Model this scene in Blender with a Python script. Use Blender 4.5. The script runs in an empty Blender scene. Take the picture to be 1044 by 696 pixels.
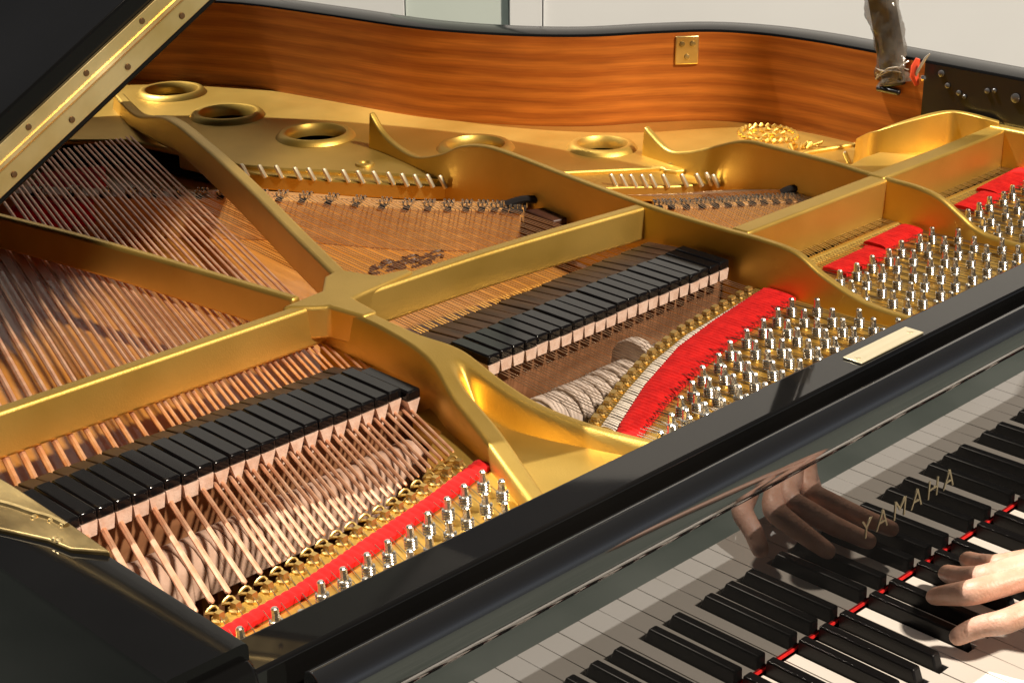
import bpy, bmesh, math, random
from mathutils import Vector, Matrix
from mathutils.geometry import delaunay_2d_cdt
random.seed(7)
scene = bpy.context.scene
COL = scene.collection
FLOOR = 735.0            # millimetres from the floor to the top of the white keys
SUN_DIR = Vector((-0.2, 0.61, 1.0)).normalized()

# ------------------------------------------------------------------ camera
CF, CYAW, CPIT, CROL = 1750.85, 0.780182, 0.397999, -0.007514
CPOS = Vector((-943.04, -658.27, 743.61))
def cam_axes():
    cy, sy = math.cos(CYAW), math.sin(CYAW); cp, sp = math.cos(CPIT), math.sin(CPIT)
    f = Vector((sy*cp, cy*cp, -sp)); r = Vector((cy, -sy, 0)); u = r.cross(f)
    c, s = math.cos(CROL), math.sin(CROL)
    return r*c+u*s, u*c-r*s, f
AX = cam_axes()
def ray(u, v):
    r, up, f = AX
    return r*((u-522)/CF) - up*((v-348)/CF) + f
def U(u, v, z):
    """measured point of the photograph on the horizontal plane z (mm)"""
    d = ray(u, v); t = (z-CPOS.z)/d.z
    return CPOS + d*t
def UY(u, v, y):
    d = ray(u, v); t = (y-CPOS.y)/d.y
    return CPOS + d*t
def W(p):
    return Vector((p[0], p[1], p[2]+FLOOR))*0.001

cam = bpy.data.cameras.new('camera'); co = bpy.data.objects.new('camera', cam); COL.objects.link(co)
r_, u_, f_ = AX
M = Matrix((( r_.x, u_.x, -f_.x, 0), (r_.y, u_.y, -f_.y, 0), (r_.z, u_.z, -f_.z, 0), (0,0,0,1)))
M.translation = W(CPOS)
co.matrix_world = M
cam.sensor_width = 36; cam.lens = CF/1044*36; cam.clip_start = 0.02; cam.clip_end = 500
scene.camera = co

# ------------------------------------------------------------------ materials
MATS = {}
def new_mat(name):
    m = bpy.data.materials.new(name); m.use_nodes = True
    MATS[name] = m
    nt = m.node_tree
    return m, nt, nt.nodes['Principled BSDF']
def setp(b, **k):
    for n, v in k.items():
        key = {'base':'Base Color','metal':'Metallic','rough':'Roughness','ior':'IOR','spec':'Specular IOR Level','coat':'Coat Weight',
               'coatr':'Coat Roughness','sheen':'Sheen Weight','sss':'Subsurface Weight','trans':'Transmission Weight','alpha':'Alpha'}[n]
        b.inputs[key].default_value = (*v, 1) if isinstance(v, tuple) else v
def noise_mix(nt, b, c1, c2, scale=30, detail=6, stretch=(1,1,1), lo=.35, hi=.65, coord='Object', rough=None, bump=0, bscale=None, bdist=.001):
    N, L = nt.nodes, nt.links
    tc = N.new('ShaderNodeTexCoord'); mp = N.new('ShaderNodeMapping'); mp.inputs['Scale'].default_value = stretch
    L.new(tc.outputs[coord], mp.inputs[0])
    no = N.new('ShaderNodeTexNoise'); no.inputs['Scale'].default_value = scale; no.inputs['Detail'].default_value = detail
    L.new(mp.outputs[0], no.inputs['Vector'])
    cr = N.new('ShaderNodeValToRGB'); cr.color_ramp.elements[0].position = lo; cr.color_ramp.elements[1].position = hi
    cr.color_ramp.elements[0].color = (*c1, 1); cr.color_ramp.elements[1].color = (*c2, 1)
    L.new(no.outputs[0], cr.inputs[0]); L.new(cr.outputs[0], b.inputs['Base Color'])
    if rough:
        mr = N.new('ShaderNodeMapRange'); mr.inputs[3].default_value = rough[0]; mr.inputs[4].default_value = rough[1]
        L.new(no.outputs[0], mr.inputs[0]); L.new(mr.outputs[0], b.inputs['Roughness'])
    if bump:
        n2 = N.new('ShaderNodeTexNoise'); n2.inputs['Scale'].default_value = bscale or scale*6; n2.inputs['Detail'].default_value = 5
        L.new(mp.outputs[0], n2.inputs['Vector'])
        bp = N.new('ShaderNodeBump'); bp.inputs['Strength'].default_value = bump; bp.inputs['Distance'].default_value = bdist
        L.new(n2.outputs[0], bp.inputs['Height']); L.new(bp.outputs[0], b.inputs['Normal'])
    return no, cr

m, nt, b = new_mat('gold_paint'); setp(b, metal=.84, rough=.42, spec=.45)
noise_mix(nt, b, (.66,.425,.085), (.78,.52,.125), scale=9, detail=8, rough=(.36,.50), bump=.3, bscale=700, bdist=.0006)
m, nt, b = new_mat('brass'); setp(b, metal=.92, rough=.3)
noise_mix(nt, b, (.66,.46,.17), (.88,.70,.36), scale=14, detail=9, rough=(.18,.5), bump=.1, bscale=300, bdist=.0005)
m, nt, b = new_mat('old_brass'); setp(b, metal=.85, rough=.42)
noise_mix(nt, b, (.13,.09,.035), (.42,.31,.13), scale=26, detail=10, stretch=(1,.5,1), rough=(.35,.65), bump=.3, bscale=220, bdist=.0008)
m, nt, b = new_mat('agraffe_brass'); setp(b, metal=.7, rough=.4, base=(.50,.33,.10))
m, nt, b = new_mat('black_lacquer'); setp(b, rough=.07, spec=.38)
noise_mix(nt, b, (.004,.004,.004), (.007,.0065,.006), scale=5, rough=(.02,.05), bump=.02, bscale=6, bdist=.002)
m, nt, b = new_mat('lid_lacquer'); setp(b, rough=.08, spec=.10)
noise_mix(nt, b, (.004,.004,.004), (.006,.006,.006), scale=4, rough=(.06,.11))
m, nt, b = new_mat('mirror_lacquer'); setp(b, base=(.006,.006,.006), rough=.012, ior=2.25)
m, nt, b = new_mat('lip_lacquer'); setp(b, base=(.010,.010,.010), rough=.06, ior=2.1)
m, nt, b = new_mat('satin_black'); setp(b, base=(.012,.011,.011), rough=.28)
m, nt, b = new_mat('damper_lacquer'); setp(b, base=(.006,.0055,.006), rough=.10, spec=.28)
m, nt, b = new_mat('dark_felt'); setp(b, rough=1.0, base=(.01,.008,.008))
m, nt, b = new_mat('copper_winding'); setp(b, metal=.45, rough=.42)
N, L = nt.nodes, nt.links
noise_mix(nt, b, (.74,.37,.21), (.88,.54,.35), scale=60, detail=3)
m, nt, b = new_mat('pale_brass'); setp(b, metal=.8, rough=.3, base=(.86,.76,.52))
m, nt, b = new_mat('steel'); setp(b, metal=.88, rough=.34, base=(.64,.51,.36))
m, nt, b = new_mat('dark_steel'); setp(b, metal=.85, rough=.35, base=(.30,.25,.19))
m, nt, b = new_mat('nickel_pin'); setp(b, metal=.95, rough=.2, base=(.72,.68,.60))
m, nt, b = new_mat('red_felt'); setp(b, rough=.95, sheen=.05, spec=.2)
noise_mix(nt, b, (.50,.006,.006), (.68,.012,.010), scale=120, detail=4, bump=.5, bscale=700, bdist=.001)
m, nt, b = new_mat('white_felt'); setp(b, rough=.95)
noise_mix(nt, b, (.62,.42,.32), (.74,.56,.46), scale=150, detail=4, bump=.4, bscale=800, bdist=.001)
m, nt, b = new_mat('pale_felt'); setp(b, rough=.95)
noise_mix(nt, b, (.72,.64,.52), (.82,.74,.64), scale=150, detail=4, bump=.4, bscale=800, bdist=.001)
m, nt, b = new_mat('hammer_felt'); setp(b, rough=.95)
noise_mix(nt, b, (.46,.37,.31), (.60,.51,.44), scale=90, detail=5, bump=.4, bscale=600, bdist=.001)
m, nt, b = new_mat('bass_hammer_felt'); setp(b, rough=.95)
noise_mix(nt, b, (.44,.29,.21), (.56,.39,.30), scale=90, detail=5, bump=.4, bscale=600, bdist=.001)
m, nt, b = new_mat('brown_wood'); setp(b, rough=.55)
noise_mix(nt, b, (.20,.085,.035), (.34,.16,.075), scale=30, detail=6, stretch=(.3,2,2))
m, nt, b = new_mat('damper_wood'); setp(b, rough=.5)
noise_mix(nt, b, (.03,.014,.008), (.07,.034,.017), scale=40, detail=6, stretch=(2,.4,2))
m, nt, b = new_mat('dark_wood'); setp(b, rough=.5)
noise_mix(nt, b, (.05,.018,.010), (.09,.035,.018), scale=30, detail=6, stretch=(.3,2,2))
m, nt, b = new_mat('soundboard_spruce'); setp(b, rough=.35, coat=.3)
noise_mix(nt, b, (.50,.205,.034), (.64,.295,.062), scale=22, detail=7, stretch=(4,.25,1))
m, nt, b = new_mat('bridge_wood'); setp(b, rough=.45)
noise_mix(nt, b, (.55,.26,.07), (.68,.36,.11), scale=30, detail=6, stretch=(.5,.5,4))
m, nt, b = new_mat('ivory_white'); setp(b, rough=.4, spec=.3)
noise_mix(nt, b, (.70,.66,.60), (.74,.70,.65), scale=8)
m, nt, b = new_mat('ebony'); setp(b, base=(.006,.0055,.0055), rough=.34, spec=.25)
m, nt, b = new_mat('skin'); setp(b, rough=.45, sss=.12)
b.inputs['Subsurface Radius'].default_value = (.006,.002,.001)
noise_mix(nt, b, (.56,.30,.20), (.70,.42,.31), scale=55, detail=6, bump=.5, bscale=420, bdist=.0008)
vo=nt.nodes.new('ShaderNodeTexVoronoi'); vo.feature='DISTANCE_TO_EDGE'; vo.inputs['Scale'].default_value=260
tcs=nt.nodes.new('ShaderNodeTexCoord'); nt.links.new(tcs.outputs['Object'],vo.inputs['Vector'])
wv_=nt.nodes.new('ShaderNodeTexNoise'); wv_.inputs['Scale'].default_value=18; wv_.inputs['Detail'].default_value=3
nt.links.new(tcs.outputs['Object'],wv_.inputs['Vector'])
b2=nt.nodes.new('ShaderNodeBump'); b2.inputs['Strength'].default_value=.35; b2.inputs['Distance'].default_value=.0006
nt.links.new(vo.outputs['Distance'],b2.inputs['Height'])
old=b.inputs['Normal'].links[0].from_socket; nt.links.new(old,b2.inputs['Normal'])
b3=nt.nodes.new('ShaderNodeBump'); b3.inputs['Strength'].default_value=.5; b3.inputs['Distance'].default_value=.004
nt.links.new(wv_.outputs[0],b3.inputs['Height']); nt.links.new(b2.outputs[0],b3.inputs['Normal']); nt.links.new(b3.outputs[0],b.inputs['Normal'])
m, nt, b = new_mat('nail'); setp(b, base=(.70,.44,.34), rough=.3)
m, nt, b = new_mat('dark_cloth'); setp(b, rough=.9, base=(.02,.02,.03))
m, nt, b = new_mat('wall_white'); setp(b, rough=.6)
noise_mix(nt, b, (.76,.77,.78), (.80,.81,.82), scale=2)
m, nt, b = new_mat('wall_grey'); setp(b, rough=.6)
noise_mix(nt, b, (.70,.715,.72), (.74,.755,.76), scale=2)
m, nt, b = new_mat('wall_green'); setp(b, rough=.5)
noise_mix(nt, b, (.58,.65,.61), (.62,.69,.65), scale=2)
m, nt, b = new_mat('paving'); setp(b, rough=.8)
noise_mix(nt, b, (.085,.105,.09), (.14,.16,.14), scale=4, detail=8)
m, nt, b = new_mat('lettering_gold'); setp(b, metal=.8, rough=.42, base=(.36,.31,.20))
m, nt, b = new_mat('lock_brass'); setp(b, metal=.6, rough=.35)
noise_mix(nt, b, (.66,.58,.38), (.74,.66,.46), scale=40, stretch=(.2,4,1))
m, nt, b = new_mat('red_tag'); setp(b, base=(.75,.08,.03), rough=.4)
m, nt, b = new_mat('dark_screw'); setp(b, metal=.7, rough=.4, base=(.16,.09,.04))
m, nt, b = new_mat('grey_screw'); setp(b, metal=.6, rough=.35, base=(.12,.12,.12))
m, nt, b = new_mat('film_edge'); setp(b, rough=.25, base=(.40,.35,.28), spec=.7)
# plastic film round the prop
m, nt, b = new_mat('plastic_film'); setp(b, rough=.16, spec=.9, base=(.40,.36,.30), alpha=.5)
no, cr = noise_mix(nt, b, (.06,.05,.035), (.26,.22,.17), scale=14, detail=8, stretch=(1,1,.5), bump=.9, bscale=34, bdist=.006)
# mahogany inside of the rim (u runs along the rim, v up it; metres)
m, nt, b = new_mat('rim_mahogany'); setp(b, rough=.42, coat=.1, coatr=.3, spec=.35)
N, L = nt.nodes, nt.links
tc = N.new('ShaderNodeTexCoord'); mp = N.new('ShaderNodeMapping'); mp.inputs['Scale'].default_value = (1,1,1)
L.new(tc.outputs['UV'], mp.inputs[0])
w = N.new('ShaderNodeTexWave'); w.wave_type='BANDS'; w.bands_direction='Y'; w.inputs['Scale'].default_value=17; w.inputs['Distortion'].default_value=5.5
w.inputs['Detail'].default_value=4; w.inputs['Detail Scale'].default_value=.55; w.inputs['Detail Roughness'].default_value=.55
mpw = N.new('ShaderNodeMapping'); mpw.inputs['Scale'].default_value=(.38,1,1); L.new(tc.outputs['UV'], mpw.inputs[0]); L.new(mpw.outputs[0], w.inputs['Vector'])
cr = N.new('ShaderNodeValToRGB'); e = cr.color_ramp.elements
e[0].position=.0; e[0].color=(.40,.105,.013,1); e[1].position=1; e[1].color=(.57,.175,.024,1)
x = e.new(.35); x.color=(.45,.125,.016,1); x = e.new(.7); x.color=(.52,.155,.021,1)
L.new(w.outputs[0], cr.inputs[0])
n2 = N.new('ShaderNodeTexNoise'); n2.inputs['Scale'].default_value=40; n2.inputs['Detail'].default_value=8
mp2 = N.new('ShaderNodeMapping'); mp2.inputs['Scale'].default_value=(.35,9,1); L.new(tc.outputs['UV'], mp2.inputs[0]); L.new(mp2.outputs[0], n2.inputs['Vector'])
n3 = N.new('ShaderNodeTexNoise'); n3.inputs['Scale'].default_value=22; n3.inputs['Detail'].default_value=5
mp3 = N.new('ShaderNodeMapping'); mp3.inputs['Scale'].default_value=(.22,1.1,1); L.new(tc.outputs['UV'], mp3.inputs[0]); L.new(mp3.outputs[0], n3.inputs['Vector'])
mx = N.new('ShaderNodeMixRGB'); mx.blend_type='MULTIPLY'; mx.inputs[0].default_value=.55
c2 = N.new('ShaderNodeValToRGB'); c2.color_ramp.elements[0].position=.3; c2.color_ramp.elements[1].position=.65
c2.color_ramp.elements[0].color=(.45,.4,.38,1); c2.color_ramp.elements[1].color=(1,1,1,1)
L.new(n2.outputs[0], c2.inputs[0]); L.new(cr.outputs[0], mx.inputs[1]); L.new(c2.outputs[0], mx.inputs[2])
mx3 = N.new('ShaderNodeMixRGB'); mx3.blend_type='MULTIPLY'; mx3.inputs[0].default_value=.45
c3 = N.new('ShaderNodeValToRGB'); c3.color_ramp.elements[0].position=.35; c3.color_ramp.elements[1].position=.62
c3.color_ramp.elements[0].color=(.6,.55,.5,1); c3.color_ramp.elements[1].color=(1,1,1,1)
L.new(n3.outputs[0], c3.inputs[0]); L.new(mx.outputs[0], mx3.inputs[1]); L.new(c3.outputs[0], mx3.inputs[2])
L.new(mx3.outputs[0], b.inputs['Base Color'])

# ------------------------------------------------------------------ mesh builder (millimetres in, metres out)
class MB:
    def __init__(s): s.v=[]; s.f=[]; s.mi=[]; s.uv={}
    def add(s, vs, fs, mi=0):
        o=len(s.v); s.v += [Vector(p) for p in vs]
        for f in fs: s.f.append([i+o for i in f]); s.mi.append(mi)
        return o
    def box(s, x0,x1,y0,y1,z0,z1, mi=0):
        s.add([(x0,y0,z0),(x1,y0,z0),(x1,y1,z0),(x0,y1,z0),(x0,y0,z1),(x1,y0,z1),(x1,y1,z1),(x0,y1,z1)],
              [(0,3,2,1),(4,5,6,7),(0,1,5,4),(1,2,6,5),(2,3,7,6),(3,0,4,7)], mi)
    def hexa(s, b4, t4, mi=0):
        s.add(list(b4)+list(t4), [(0,3,2,1),(4,5,6,7),(0,1,5,4),(1,2,6,5),(2,3,7,6),(3,0,4,7)], mi)
    def prism(s, poly, z0, z1, holes=(), mi=0, mside=None):
        """poly in plan, counter-clockwise or not; holes are lists of plan points"""
        loops=[list(map(lambda p:(p[0],p[1]),poly))]+[list(h) for h in holes]
        pts=[]; edges=[]
        for lp in loops:
            o=len(pts); n=len(lp); pts += [Vector(p) for p in lp]; edges += [(o+i,o+(i+1)%n) for i in range(n)]
        vs,_,fs,_,_,_ = delaunay_2d_cdt(pts, edges, [], 0, 1e-6)
        def inside(c, lp):
            r=False; n=len(lp); j=n-1
            for i in range(n):
                if (lp[i][1]>c[1])!=(lp[j][1]>c[1]) and c[0] < (lp[j][0]-lp[i][0])*(c[1]-lp[i][1])/(lp[j][1]-lp[i][1])+lp[i][0]: r=not r
                j=i
            return r
        keep=[]
        for f in fs:
            c=sum((vs[i] for i in f), Vector((0,0)))/len(f)
            if inside(c,loops[0]) and not any(inside(c,h) for h in loops[1:]): keep.append(f)
        fz = (lambda x,y,z:z(x,y) if callable(z) else z)
        n=len(vs); V=[(p.x,p.y,fz(p.x,p.y,z1)) for p in vs]+[(p.x,p.y,fz(p.x,p.y,z0)) for p in vs]
        F=[]; E={}
        for f in keep:
            a=sum((vs[f[i]].x*vs[f[(i+1)%len(f)]].y-vs[f[(i+1)%len(f)]].x*vs[f[i]].y) for i in range(len(f)))
            f=list(f) if a>0 else list(reversed(f))
            F.append(f); F.append([i+n for i in reversed(f)])
            for i in range(len(f)):
                e=(f[i],f[(i+1)%len(f)])
                if (e[1],e[0]) in E: del E[(e[1],e[0])]
                else: E[e]=1
        nt_=len(F)
        for a,b_ in E: F.append([a,a+n,b_+n,b_][::-1] if False else [b_,a,a+n,b_+n])
        o=len(s.v); s.v += [Vector(p) for p in V]
        for k,f in enumerate(F):
            s.f.append([i+o for i in f]); s.mi.append(mi if k<nt_ or mside is None else mside)
    def tube(s, path, r, n=6, mi=0, cap=True):
        path=[Vector(p) for p in path]; rs = r if isinstance(r,(list,tuple)) else [r]*len(path)
        rings=[]; prev=None
        for i,p in enumerate(path):
            t=(path[min(i+1,len(path)-1)]-path[max(i-1,0)]).normalized()
            if prev is None:
                a=Vector((0,0,1)) if abs(t.z)<.9 else Vector((1,0,0))
                x=t.cross(a).normalized()
            else: x=(prev-t*prev.dot(t)).normalized()
            prev=x; y=t.cross(x)
            rings.append([p+(x*math.cos(2*math.pi*k/n)+y*math.sin(2*math.pi*k/n))*rs[i] for k in range(n)])
        F=[]
        for i in range(len(path)-1):
            for k in range(n): F.append((i*n+k,i*n+(k+1)%n,(i+1)*n+(k+1)%n,(i+1)*n+k))
        if cap: F.append(tuple(range(n))[::-1]); F.append(tuple((len(path)-1)*n+k for k in range(n)))
        s.add([q for R in rings for q in R], F, mi)
    def lathe(s, c, prof, n=16, axis=(0,0,1), mi=0, cap=True):
        ax=Vector(axis).normalized(); a=Vector((1,0,0)) if abs(ax.x)<.9 else Vector((0,1,0))
        x=ax.cross(a).normalized(); y=ax.cross(x); c=Vector(c)
        V=[]; F=[]
        for r,h in prof:
            for k in range(n): V.append(c+ax*h+(x*math.cos(2*math.pi*k/n)+y*math.sin(2*math.pi*k/n))*r)
        for i in range(len(prof)-1):
            for k in range(n): F.append((i*n+k,i*n+(k+1)%n,(i+1)*n+(k+1)%n,(i+1)*n+k))
        if cap and prof[-1][0]>.01: F.append(tuple((len(prof)-1)*n+k for k in range(n)))
        if cap and prof[0][0]>.01: F.append(tuple(range(n))[::-1])
        s.add(V,F,mi)
    def ball(s, c, r, sc=(1,1,1), n=8, mi=0):
        V=[];F=[];c=Vector(c)
        for i in range(n//2+1):
            th=math.pi*i/(n//2)
            for k in range(n): V.append(c+Vector((math.sin(th)*math.cos(2*math.pi*k/n)*sc[0],math.sin(th)*math.sin(2*math.pi*k/n)*sc[1],math.cos(th)*sc[2]))*r)
        for i in range(n//2):
            for k in range(n): F.append(((i+1)*n+k,(i+1)*n+(k+1)%n,i*n+(k+1)%n,i*n+k))
        s.add(V,F,mi)
    def xprof(s, prof, x0, x1, mi=0):
        """closed profile of (y,z) run along x"""
        n=len(prof); V=[(x0,y,z) for y,z in prof]+[(x1,y,z) for y,z in prof]
        F=[(i,(i+1)%n,(i+1)%n+n,i+n) for i in range(n)]+[tuple(range(n))[::-1],tuple(range(n,2*n))]
        s.add(V,F,mi)
    def build(s, name, mats, parent=None, bevel=0, seg=2, angle=35, smooth=True, fixn=True):
        me=bpy.data.meshes.new(name)
        org = PORG if parent is not None else Vector((0,0,0))
        me.from_pydata([W(p) for p in s.v], [], s.f)
        mats = mats if isinstance(mats,(list,tuple)) else [mats]
        for m_ in mats: me.materials.append(MATS[m_])
        for p,k in zip(me.polygons, s.mi): p.material_index=k
        if fixn:
            bm=bmesh.new(); bm.from_mesh(me); bmesh.ops.remove_doubles(bm, verts=bm.verts, dist=1e-6)
            bmesh.ops.recalc_face_normals(bm, faces=bm.faces); bm.to_mesh(me); bm.free()
        if smooth:
            for p in me.polygons: p.use_smooth=True
            me.set_sharp_from_angle(angle=math.radians(angle))
        o=bpy.data.objects.new(name, me); COL.objects.link(o)
        if parent is not None: o.parent=parent; o.matrix_parent_inverse = parent_inv(parent)
        if bevel:
            bv=o.modifiers.new('bevel','BEVEL'); bv.width=bevel*.001; bv.segments=seg; bv.limit_method='ANGLE'; bv.angle_limit=math.radians(38); bv.harden_normals=False
        return o
PORG = Vector((0,0,0))
def world_of(o):
    m_=Matrix.Translation(o.location)
    return m_ if o.parent is None else world_of(o.parent) @ o.matrix_parent_inverse @ m_
def parent_inv(p): return world_of(p).inverted()
def smooth_path(pts, n=8):
    P=[Vector(p) for p in pts]; out=[]
    for i in range(len(P)-1):
        p0=P[max(i-1,0)];p1=P[i];p2=P[i+1];p3=P[min(i+2,len(P)-1)]
        for k in range(n):
            t=k/n
            out.append(.5*((2*p1)+(p2-p0)*t+(2*p0-5*p1+4*p2-p3)*t*t+(3*p1-p0-3*p2+p3)*t**3))
    out.append(P[-1]); return out
def lerp(a,b,t): return a+(b-a)*t
def interp(tab, x):
    if x<=tab[0][0]: return tab[0][1]
    for (a,fa),(b,fb) in zip(tab,tab[1:]):
        if x<=b: return lerp(fa,fb,(x-a)/(b-a))
    return tab[-1][1]
def sstep(a,b,x):
    t=min(1,max(0,(x-a)/(b-a))); return t*t*(3-2*t)
def instance(src, name, parent, off):
    o=src.copy(); COL.objects.link(o); o.name=name; o.parent=parent
    o.matrix_parent_inverse=src.matrix_parent_inverse.copy()
    o.location=src.location+Vector(off)*.001
    return o

# ------------------------------------------------------------------ the piano
piano = bpy.data.objects.new('grand_piano', None); COL.objects.link(piano)
piano.location = (0.165, 0.30, 0.0); piano.empty_display_size=.2
piano['label'] = 'black lacquered grand piano with open lid, gold iron frame, strings and keyboard'
piano['category'] = 'piano'

# ---- rim: inner mahogany wall, black top and outside
inner = [(-503,-16),(-503,300),(-503,800),(-503,1300),(-480,1470),(-400,1560),(-260,1605),(-60,1625),(120,1612),(250,1575),(350,1500),(400,1440),(442,1368),(481,1290),(510,1160),(539,1015),(589,905),(655,822),(734,768),(790,722),(820,665),(833,600),(836,530),(836,400),(836,200),(836,-16)]
inner = [(p.x,p.y) for p in smooth_path([(x,y,0) for x,y in inner],5)]
def offset(path, d):
    out=[]
    for i,p in enumerate(path):
        a=Vector(path[max(i-1,0)]); c=Vector(path[min(i+1,len(path)-1)]); t=(c-a).normalized(); n=Vector((-t.y,t.x))
        out.append((p[0]+n.x*d,p[1]+n.y*d))
    return out
outer = offset(inner, 52)
def rim_mesh(name, prof, mats, parent, uvs=False):
    """prof: list of (offset from inner face, z, material) run along the inner path"""
    mb=MB(); n=len(inner); rows=[]
    for d,z in prof: rows.append([(x,y,z) for x,y in (offset(inner,d) if d else inner)])
    V=[p for r in rows for p in r]; F=[]
    for j in range(len(rows)-1):
        for i in range(n-1): F.append((j*n+i,j*n+i+1,(j+1)*n+i+1,(j+1)*n+i))
    mb.add(V,F)
    return mb, n
TOP=253
mb,n = rim_mesh('rim', [(0,TOP-3),(1.2,TOP-.8),(3.5,TOP),(48,TOP),(51,TOP-1),(52,TOP-4),(52,-130),(0.5,-130),(0.5,TOP-3.5)], None, None)
for row in (0,1): pass
# close the two ends
k=9
mb.f.append([j*n for j in range(8)]); mb.mi.append(0)
mb.f.append([j*n+n-1 for j in range(8)][::-1]); mb.mi.append(0)
rim = mb.build('rim','lid_lacquer',piano)
# mahogany veneer of the inner wall
me=bpy.data.meshes.new('inner_veneer'); V=[];F=[];UVv=[]; s_=0; mi=[]
zs=[40,133,200,TOP-3.2]
for i,(x,y) in enumerate(inner):
    if i: s_+=math.hypot(x-inner[i-1][0],y-inner[i-1][1])
    for z in zs: V.append(W((x,y,z))); UVv.append((s_*.001,z*.001))
nz=len(zs)
for i in range(len(inner)-1):
    for j in range(nz-1):
        F.append((i*nz+j,i*nz+j+1,(i+1)*nz+j+1,(i+1)*nz+j))
        mi.append(1 if (inner[i][0]>830 and inner[i][1]<455) else 0)
me.from_pydata(V,[],F); me.materials.append(MATS['rim_mahogany']); me.materials.append(MATS['satin_black'])
ul=me.uv_layers.new(name='UVMap')
for p in me.polygons:
    p.material_index=mi[p.index]; p.use_smooth=True
    for li in p.loop_indices: ul.data[li].uv=UVv[me.loops[li].vertex_index]
ven=bpy.data.objects.new('inner_veneer',me); COL.objects.link(ven); ven.parent=rim; ven.matrix_parent_inverse=parent_inv(rim)
# bass-side arm: the rim end sweeps down to the key block in front
for x0,x1,nm in ((-555,-503,'arm'),(836,888,'arm')):
    mb=MB()
    mb.xprof([(-17,TOP-6),(-17,-130),(-210,-130),(-210,-10),(-196,4),(-150,12),(-100,22),(-66,48),(-44,96),(-34,150),(-29,215),(-25,TOP-14)],x0,x1)
    mb.build(nm,'lid_lacquer',piano,bevel=4)
# key bed, key blocks, legs
mb=MB(); mb.box(-503,836,-205,330,-120,-50); mb.build('key_bed','black_lacquer',piano,bevel=3)
mb=MB(); mb.box(-503,836,-172,-158,-50,-20); mb.build('key_slip','black_lacquer',piano,bevel=3)
mb=MB(); mb.box(-502,-450,-175,48,-48,8); mb.build('key_block','black_lacquer',piano,bevel=3)
mb=MB(); mb.box(782,835,-175,48,-48,8); mb.build('key_block','black_lacquer',piano,bevel=3)
for (x,y) in ((-440,20),(760,20),(100,1480)):
    mb=MB(); mb.lathe((x,y,-735),[(22,0),(26,40),(30,60),(34,80),(58,520),(62,560),(62,612)],16); mb.build('leg','black_lacquer',piano)
mb=MB(); mb.prism([(p[0],p[1]) for p in inner if p[1]>320],-60,-40); mb.build('bottom_panel','dark_wood',piano)

# ---- soundboard
mb=MB(); sb=[(-502,420)]+[p for p in offset(inner,-1) if p[1]>430]+[(835,420)]
mb.prism(sb,86,97); soundboard=mb.build('soundboard','soundboard_spruce',piano)
# printed mark on the soundboard: dark scrolls
mb=MB(); c=U(415,268,97); ux=(U(452,262,97)-U(380,274,97)); uy=(U(408,278,97)-U(420,258,97))
for i in range(16):
    t=(i+.5)/16-.5; cc=c+ux*t*.95+uy*(.22*math.sin(i*2.1)); r=5+3*math.sin(i*1.7)**2
    arc=[cc+ux.normalized()*(r*math.cos(a))+uy.normalized()*(r*1.2*math.sin(a))+Vector((0,0,.8)) for a in [k*.55+i for k in range(9)]]
    mb.tube(arc,1.9,5)
mb.build('printed_mark','dark_wood',soundboard)

# ---- iron plate
G='gold_paint'
ZP=133
ledge1=[U(244,168,ZP),U(290,172,ZP),U(350,174.5,ZP),U(410,178,ZP),U(445,181,ZP)]
ledge2=[U(520,178,ZP),U(586,174.5,ZP),U(640,172,ZP),U(674,170,ZP),U(677,173,ZP),U(690,174,ZP),U(706,172,ZP),U(708,166,ZP)]
ledge3=[U(770,168,ZP),U(827,153.5,ZP),U(870,146,ZP),U(909,139.5,ZP)]
ri=offset(inner,-.6)
rear=[p for p in ri if p[1]>500 and p[0]>-40]
outline=[(-40,1380),(60,1330),(150,1255),(205,1200),(222,1110)]+[(p.x,p.y) for p in ledge1]+[(395,742)]+[(p.x,p.y) for p in ledge2]+[(600,560)]+[(p.x,p.y) for p in ledge3]+[(836,505)]+list(reversed([p for p in rear if not(p[0]>835)]))
HOLES=[(175,95,25,7.5),(232,118,27,9),(322,139,29,10),(485,151,28,9.5),(614,150.5,24,9)]
holes=[];hc=[]
for u,v,a,b_ in HOLES:
    c=U(u,v,ZP); rr=(U(u+a,v,ZP)-U(u-a,v,ZP)).length/2
    hc.append((c,rr)); holes.append([(c.x+rr*math.cos(t*2*math.pi/40),c.y+rr*math.sin(t*2*math.pi/40)) for t in range(40)])
mb=MB(); mb.prism(outline,ZP-8,ZP,holes)
plate=mb.build('iron_plate',G,piano,bevel=2.5,seg=2)
for c,rr in hc:
    mb=MB(); mb.lathe((c.x,c.y,ZP),[(rr+15,.2),(rr+12.5,3.4),(rr+9,6.2),(rr+5.5,7.2),(rr+2.5,6.2),(rr+.2,3),(rr-1.4,-2),(rr-1.6,-9),(rr+2,-9.4)],40,cap=False)
    mb.build('hole_ring',G,plate)
mb=MB(); mb.prism([p for p in outline],ZP-33,ZP-29); mb.build('hole_shade_sheet','dark_felt',piano)  # near-black sheet added under the plate, stands in for shade inside the holes
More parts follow.
